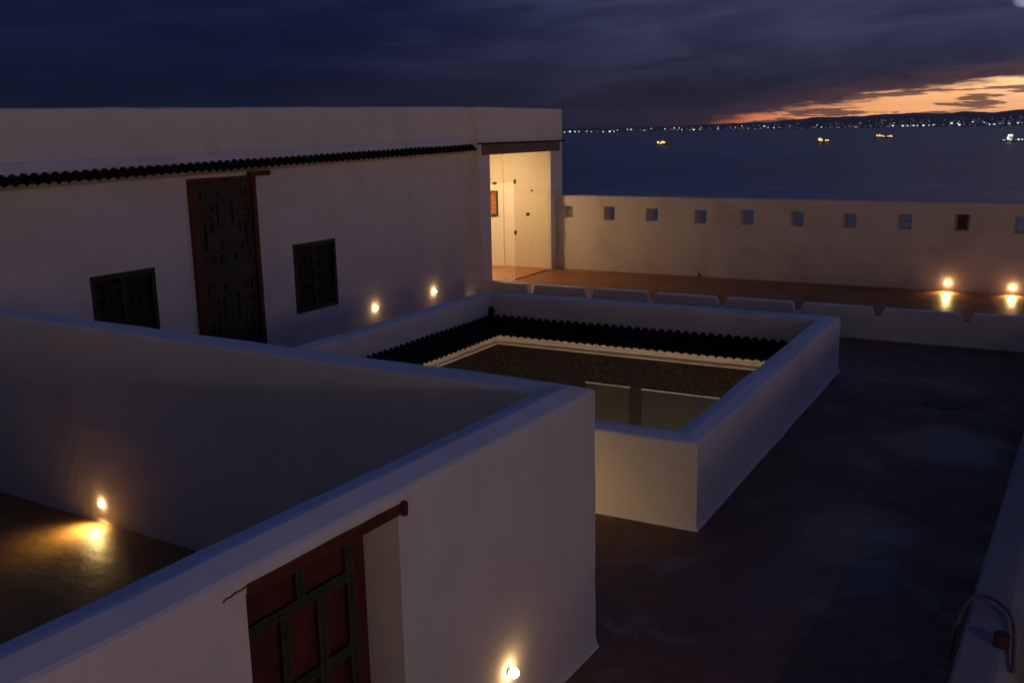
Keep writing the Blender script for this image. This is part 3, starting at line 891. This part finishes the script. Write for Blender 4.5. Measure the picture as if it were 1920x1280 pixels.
# ------------------------------------------------------------------ sea wall with splayed loopholes
SY = 30.36
SWT = -2.203
mb = MB()
mb.box(XB - 0.1, 14.0, SY, SY + 0.52, WZ - 0.6, SWT)
cut = MB()
holes = [-14.70, -13.145, -11.608, -9.942, -8.416, -6.86, -5.31, -3.765, -2.235, -0.70, 0.85, 2.4, 3.95]
for i, x in enumerate(holes):
    z0, z1 = -3.005 - 0.004 * (i % 3), -2.545 - 0.012 * (i % 4) * 0.6
    jr = random.Random(i * 13 + 1)
    a, b_ = 0.212 + jr.uniform(-0.016, 0.012), 0.108 + jr.uniform(-0.02, 0.012)
    z0 += jr.uniform(-0.015, 0.02); z1 += jr.uniform(-0.02, 0.012)
    if i == 0:
        cut.box(x - a, x + a, SY - 0.1, SY + 0.30, z0 + 0.05, z1)
        continue
    k = 0.1 * (a - b_) / 0.52
    yi, yo = SY - 0.1, SY + 0.62
    cut.add([(x - a - k, yi, z0), (x + a + k, yi, z0), (x + b_ - k, yo, z0 + 0.015), (x - b_ + k, yo, z0 + 0.015), (x - a - k, yi, z1), (x + a + k, yi, z1), (x + b_ - k, yo, z1 - 0.01), (x - b_ + k, yo, z1 - 0.01)],
            [(0, 3, 2, 1), (4, 5, 6, 7), (0, 1, 5, 4), (1, 2, 6, 5), (2, 3, 7, 6), (3, 0, 4, 7)])
cut.box(-9.98, -9.86, SY - 0.1, SY + 0.2, WZ, WZ + 0.11)
o = mb.build('sea_wall', 'limewash_worn', None, bevel=0.018, cuts=cut)
tag(o, 'long white sea wall pierced by a row of small square loopholes', 'wall')
mb = MB(); mb.box(-2.36, -2.11, SY + 0.44, SY + 0.49, -3.02, -2.53)
o = mb.build('loophole_shutter', 'beam_wood', None); tag(o, 'dark board blocking the sea wall loophole above the left lamp of the right pair', 'shutter')

# ------------------------------------------------------------------ low crenellated wall
CY = 24.76
cw = thing('crenellated_wall', 'low white wall with broad merlons between terrace and raised walkway', 'wall', (-5, CY, TZ))
mb = sweep([(-15.14, CY), (14.0, CY)], [(0, z) for z in dense(TZ - 0.02, -4.655)] + [(0.24, -4.652), (0.24, TZ - 0.02)], False, Matrix.Identity(4), 0.006)
mb.build('base_wall', 'limewash', cw, loc=(-5, CY, TZ))
notch = [-15.30, -13.23, -11.34, -9.475, -7.50, -5.49, -3.545, -1.555, 0.42, 2.4, 4.4, 6.4]
for a, b_ in zip(notch, notch[1:]):
    x0, x1 = a + 0.075, b_ - 0.075
    if a < -15: x0 = -15.14
    top = -4.395 + random.uniform(-0.012, 0.012)
    poly = [(x0, -4.66), (x1, -4.66), (x1 - 0.02, -4.57), (x1 - 0.055, top + 0.035 - 0.07), (x1 - 0.09, top - 0.008), (x1 - 0.15, top),
            (x0 + 0.13, top), (x0 + 0.085, top - 0.012), (x0 + 0.06, top - 0.05), (x0 + 0.02, -4.57)]
    if a < -15: poly = poly[:6] + [(x0, top)]
    mb = MB(); mb.prism(poly, CY + 0.004, CY + 0.236, 'y')
    mb.build('merlon', 'limewash', cw, bevel=0.018, loc=(-5, CY, TZ))

# ------------------------------------------------------------------ walled yard (foreground)
yard = thing('walled_yard', 'tall white walled yard in the foreground with a red and green panelled door', 'enclosure', yl(YU0, 5, TZ))
yloc = tuple(yard.location)
# outer side on the RIGHT of the path; left of the path is the inside
path = [(-15.75 , 0.4), (YU0, 0.4), (YU0, YV0), (-15.4, YV0)]
prof = wall_profile(TZ - 0.02, -2.452, YT + 0.04, 0.20, 0.068, 0.048)
mb = sweep(path, prof, False, YM, 0.016)
cut = MB(YM)
cut.box(YU0 - 0.6, YU0 + 0.3, 3.575, 4.999, TZ + 0.001, -2.60)
mb.build('yard_wall', 'limewash', yard, cuts=cut, loc=yloc)
# floor of the yard (a sheet just above the terrace)
mb = MB(YM); mb.add([(-15.6, 0.5, TZ + 0.004), (YU0 - 0.2, 0.5, TZ + 0.004), (YU0 - 0.2, YV0 - 0.2, TZ + 0.004), (-15.4, YV0 - 0.2, TZ + 0.004)], [(0, 1, 2, 3)])
structure(mb.build('yard_floor', 'yard_screed'))
# lintel beam
mb = MB(YM); mb.box(YU0 - 0.20, YU0 + 0.010, 3.582, 5.035, -2.635, -2.540)
beam = mb.build('lintel_beam', 'red_paint', yard, bevel=0.012, loc=yloc)
mb = MB(YM)
mb.box(YU0 - 0.05, YU0 + 0.045, 5.030, 5.072, -2.642, -2.534)
o = mb.build('beam_end', 'dark_red_paint', None, bevel=0.008, loc=yloc); o.parent = beam; o.location = (0, 0, 0)
# crack running from the beam
mb = MB(YM)
zz = [(3.60, -2.545), (3.54, -2.556), (3.50, -2.553), (3.455, -2.564), (3.43, -2.560), (3.40, -2.572)]
for (a, b_), (c_, d_) in zip(zz, zz[1:]):
    mb.add([(YU0 + 0.014, a, b_ + 0.004), (YU0 + 0.014, a, b_ - 0.004), (YU0 + 0.014, c_, d_ - 0.003), (YU0 + 0.014, c_, d_ + 0.003),
            (YU0 - 0.01, a, b_ + 0.004), (YU0 - 0.01, a, b_ - 0.004), (YU0 - 0.01, c_, d_ - 0.003), (YU0 - 0.01, c_, d_ + 0.003)],
           [(0, 1, 2, 3), (7, 6, 5, 4), (0, 3, 7, 4), (1, 5, 6, 2), (0, 4, 5, 1), (3, 2, 6, 7)])
mb.build('plaster_crack', 'crack', yard, loc=yloc)
# door: red boards with green mouldings
UD = YU0 - 0.335
mb = MB(YM); mb.box(UD - 0.06, UD - 0.015, 3.577, 4.997, TZ + 0.01, -2.54)
ydoor = mb.build('door', 'red_paint', yard, loc=yloc)
mb = MB(YM); mb.box(UD - 0.014, UD + 0.012, 4.865, 4.997, TZ + 0.01, -2.56); mb.box(UD - 0.014, UD + 0.012, 3.577, 3.70, TZ + 0.01, -2.56); mb.box(UD - 0.014, UD + 0.010, 3.70, 4.865, -2.82, -2.557)
o = mb.build('door_frame', 'dark_red_paint', None, bevel=0.006, loc=yloc); o.parent = ydoor; o.location = (0, 0, 0)
bars = [(3.70, -3.075, 4.83, -3.075), (4.325, -3.075, 4.325, -2.80), (4.815, -3.05, 4.815, -2.80), (4.16, -3.10, 4.16, -3.62), (4.51, -3.10, 4.51, -3.62),
        (4.825, -3.10, 4.825, -5.1), (4.18, -3.645, 4.83, -3.645), (4.16, -3.62, 4.16, -4.2), (3.70, -4.2, 4.5, -4.2), (4.50, -3.64, 4.50, -4.7), (4.5, -4.7, 4.83, -4.7), (3.72, -2.82, 3.72, -5.1), (4.16, -4.2, 4.16, -5.1)]
mA, mE = MB(YM), MB(YM)
for (a, b_, c_, d_) in bars:
    w = 0.036
    v0, v1 = min(a, c_) - w, max(a, c_) + w
    z0, z1 = min(b_, d_) - w, max(b_, d_) + w
    jj = 0.0015 * random.random()
    mA.box(UD - 0.016, UD + 0.020 + jj, v0, v1, z0, z1)
    # thin pale arrises along both sides of each bar
    if abs(a - c_) > abs(b_ - d_):
        for e in (z0, z1 - 0.008): mE.box(UD + 0.012, UD + 0.025 + jj, v0, v1, e, e + 0.008)
    else:
        for e in (v0, v1 - 0.008): mE.box(UD + 0.012, UD + 0.0265 + jj, e, e + 0.008, z0, z1)
o = mA.build('moulding', 'green_paint', None, loc=yloc); o.parent = ydoor; o.location = (0, 0, 0)
o = mE.build('moulding_edge', 'green_edge', None, loc=yloc); o.parent = ydoor; o.location = (0, 0, 0)

# ------------------------------------------------------------------ light well (parapet round the inner court)
well = thing('light_well', 'white parapet round a square light well with dark tiled eaves inside', 'parapet', ((LX0 + LX1) / 2, LY0, TZ))
wl = tuple(well.location)
path = [(LX0, LY0), (LX1, LY0), (LX1, LY1), (LX0, LY1)]
prof = wall_profile(TZ - 0.02, -4.002, PT + 0.05, 0.20, 0.05, 0.055)
mb = sweep(path, prof, True, Matrix.Identity(4), 0.015)
mb.build('parapet_wall', 'limewash', well, loc=wl)
IX0, IX1, IY0, IY1 = LX0 + PT, LX1 - PT, LY0 + PT, LY1 - PT
OV = 0.62
sides = [(Vector((IX0, IY1, 0)), Vector((1, 0, 0)), Vector((0, -1, 0)), IX1 - IX0), (Vector((IX0, IY0, 0)), Vector((0, 1, 0)), Vector((1, 0, 0)), IY1 - IY0),
         (Vector((IX1, IY1, 0)), Vector((0, -1, 0)), Vector((-1, 0, 0)), IY1 - IY0), (Vector((IX1, IY0, 0)), Vector((-1, 0, 0)), Vector((0, 1, 0)), IX1 - IX0)]
for (p, ax, nn, L) in sides:
    M = Matrix(((ax.x, nn.x, 0, p.x), (ax.y, nn.y, 0, p.y), (0, 0, 1, 0), (0, 0, 0, 1)))
    mb = tile_eave(M, L, (-0.05, -4.485), (OV, -4.865), 0.2, 4, OV, OV)
    mb.build('tile_eave', 'green_tile', well, loc=wl)
# ridge caps where the eaves meet
for (cx_, cy_, sx_, sy_) in ((IX0, IY1, 1, -1), (IX1, IY1, -1, -1), (IX0, IY0, 1, 1), (IX1, IY0, -1, 1)):
    mb = MB()
    mb.tube([(cx_ + 0.02 * sx_, cy_ + 0.02 * sy_, -4.46), (cx_ + OV * 0.5 * sx_, cy_ + OV * 0.5 * sy_, -4.63), (cx_ + OV * 0.97 * sx_, cy_ + OV * 0.97 * sy_, -4.82)], 0.085, 10)
    mb.ball((cx_ + 0.10 * sx_, cy_ + 0.10 * sy_, -4.40), 0.085, 1, 1, 1.3, 10, 7)
    mb.build('hip_ridge', 'green_tile', well, loc=wl)
# cornice of stepped mouldings and the mosaic wall under it
prof_c = [(0.0, -4.62), (0.0, -4.83)]
def inset(d): return [(IX0 + d, IY0 + d), (IX1 - d, IY0 + d), (IX1 - d, IY1 - d), (IX0 + d, IY1 - d)]
# sweep with left = inside: positive offsets go towards the middle of the well
cp = [(0.0, -4.72), (0.575, -4.872), (0.585, -4.895), (0.570, -4.925), (0.520, -4.935), (0.500, -4.950), (0.515, -4.985), (0.500, -5.005), (0.465, -5.012), (0.450, -5.030), (0.470, -5.060), (0.455, -5.078),
      (0.445, -5.085), (0.490, -5.095), (0.500, -5.118), (0.485, -5.140), (0.440, -5.150), (0.0, -5.150)]
mb = sweep(inset(0.0), cp, True, Matrix.Identity(4), 0.002, 0.6)
mb.build('cornice', 'cornice_plaster', well, bevel=0.0, loc=wl)
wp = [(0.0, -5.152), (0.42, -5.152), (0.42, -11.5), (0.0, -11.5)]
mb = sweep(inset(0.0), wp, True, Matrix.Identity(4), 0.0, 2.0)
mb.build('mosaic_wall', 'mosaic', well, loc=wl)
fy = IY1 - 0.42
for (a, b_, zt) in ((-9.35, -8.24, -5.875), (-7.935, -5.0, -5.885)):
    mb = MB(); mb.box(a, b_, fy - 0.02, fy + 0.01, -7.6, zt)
    p = mb.build('screen_panel', 'dimmed_panel_plaster', well, bevel=0.006, loc=wl)
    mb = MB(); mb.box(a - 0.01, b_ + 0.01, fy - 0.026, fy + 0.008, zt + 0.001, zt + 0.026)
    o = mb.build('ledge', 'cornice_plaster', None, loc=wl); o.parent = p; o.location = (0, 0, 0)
mb = MB(); mb.box(IX0 - 0.1, IX1 + 0.1, IY0 - 0.1, IY1 + 0.1, -11.7, -11.52)
structure(mb.build('courtyard_floor', 'terracotta'))
lp = (-7.9, 16.3, -10.3)
t = thing('hanging_lantern', 'lit lantern hanging down inside the light well, below the eaves', 'lamp', lp)
mb = MB(); mb.tube([(lp[0], lp[1], lp[2] + 0.14), (lp[0], lp[1], lp[2] + 0.22), (lp[0], lp[1], lp[2] + 0.3)], [0.14, 0.08, 0.02], 12); mb.build('cap', 'dark_metal', t, loc=lp)
mb = MB(); mb.ball(lp, 0.14, 1, 1, 1, 14, 9); mb.build('globe', 'well_lamp_glow', t, loc=lp)

# ------------------------------------------------------------------ parapet at the right with hose and pipe end
RM = YM
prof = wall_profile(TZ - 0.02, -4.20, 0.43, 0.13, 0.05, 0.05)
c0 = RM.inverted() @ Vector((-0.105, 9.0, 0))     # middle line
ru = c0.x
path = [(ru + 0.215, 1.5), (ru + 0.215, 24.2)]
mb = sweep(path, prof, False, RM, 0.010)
o = mb.build('low_parapet', 'grey_plaster', None)
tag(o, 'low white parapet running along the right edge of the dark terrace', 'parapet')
hp = [(-0.44, 8.42, -4.52), (-0.40, 8.55, -4.22), (-0.33, 8.78, -4.105), (-0.22, 8.88, -4.085), (-0.10, 8.80, -4.09), (-0.005, 8.62, -4.10), (0.035, 8.35, -4.12), (0.045, 8.05, -4.14), (0.05, 7.80, -4.17)]
# smooth the hose
def smooth_path(pts, k=5):
    out = []
    P_ = [Vector(p) for p in pts]
    for i in range(len(P_) - 1):
        p0, p1, p2, p3 = P_[max(i - 1, 0)], P_[i], P_[i + 1], P_[min(i + 2, len(P_) - 1)]
        for j in range(k):
            t_ = j / k
            out.append(0.5 * ((2 * p1) + (p2 - p0) * t_ + (2 * p0 - 5 * p1 + 4 * p2 - p3) * t_ ** 2 + (3 * p1 - p0 - 3 * p2 + p3) * t_ ** 3))
    out.append(P_[-1])
    return [tuple(q) for q in out]
mb = MB(); mb.tube(smooth_path(hp), 0.018, 10)
o = mb.build('garden_hose', 'hose_plastic', None, smooth=True); tag(o, 'pale hose looped over the low parapet near the lower right corner', 'hose')
t = thing('pipe_end', 'short rusty pipe end on the low parapet inside the hose loop', 'pipe', (-0.05, 8.15, -4.12))
mb = MB(); mb.tube([(-0.05, 8.15, -4.16), (-0.05, 8.15, -4.05)], 0.062, 16); mb.build('pipe', 'rust', t, bevel=0.006, loc=(-0.05, 8.15, -4.12))
mb = MB(); mb.tube([(-0.05, 8.15, -4.052), (-0.05, 8.15, -4.046)], 0.050, 16); mb.build('pipe_mouth', 'dark_void', t, loc=(-0.05, 8.15, -4.12))
# shallow drain cover on the terrace
def ragged(cx_, cy_, rx, ry, z, h, seed):
    n = 26
    mb = MB()
    top = []
    for k in range(n):
        a = 2 * math.pi * k / n
        r = 1 + 0.28 * noise.noise(Vector((math.cos(a) * 1.3 + seed, math.sin(a) * 1.3, seed)))
        top.append((cx_ + rx * r * math.cos(a), cy_ + ry * r * math.sin(a)))
    mb.prism(top, z, z + h, 'z')
    return mb
o = ragged(-1.50, 19.33, 0.36, 0.30, TZ + 0.001, 0.012, 2.0).build('tar_patch', 'tar', None)
tag(o, 'dark ragged tar patch on the terrace floor at the right', 'floor patch')

# ------------------------------------------------------------------ unseen tower added right of the view to hang the hooded lamp on
tw = thing('added_tower', 'plain white unseen tower added right of the low parapet to carry the lamp', 'building', (6.5, 2.5, TZ))
mb = sweep([(4.2, -4.0), (9.0, -4.0), (9.0, 9.0), (4.2, 9.0)], wall_profile(TZ - 0.02, 1.2, 0.45, 0.2, 0.05, 0.05), True, Matrix.Identity(4), 0.01, 0.5)
mb.build('tower_wall', 'limewash', tw, loc=(6.5, 2.5, TZ))
mb = MB(); mb.box(4.5, 8.7, -3.7, 8.7, 0.0, 0.2); mb.build('tower_roof', 'red_screed', tw, loc=(6.5, 2.5, TZ))
lp = (4.19, 3.6, -1.5)
t = thing('hooded_lamp', 'wide hooded lit lamp on the tower wall right of the low parapet', 'lamp', lp)
mb = MB(); mb.tube([(4.21, 3.6, -1.30), (3.80, 3.6, -1.22), (3.66, 3.6, -1.30)], 0.022, 8); mb.build('bracket', 'dark_metal', t, loc=lp)
mb = MB(); mb.tube([(3.66, 3.6, -1.28), (3.66, 3.6, -1.33), (3.66, 3.6, -1.46), (3.66, 3.6, -1.545)], [0.05, 0.18, 0.40, 0.45], 28, cap=False); mb.build('hood', 'dark_metal', t, loc=lp)
mb = MB(); mb.ball((3.66, 3.6, -1.56), 0.065, n=16, m=10); mb.build('bulb', 'tower_lamp_glow', t, smooth=True, loc=lp)

# ------------------------------------------------------------------ evening air over the bay
T = material('evening_air')
pv = T.n('ShaderNodeVolumePrincipled')
pv.inputs['Color'].default_value = (0.85, 0.85, 0.88, 1)
pv.inputs['Density'].default_value = 2.2e-5
pv.inputs['Anisotropy'].default_value = 0.3
o = T.n('ShaderNodeOutputMaterial'); T.t.links.new(pv.outputs[0], o.inputs['Volume'])
mb = MB(); mb.box(-31000, 31000, -300, 24000, SEA - 5, 480)
o = mb.build('haze', 'evening_air'); o['kind'] = 'stuff'; o['label'] = 'thin evening haze over the bay and its far hills'; o['category'] = 'haze'
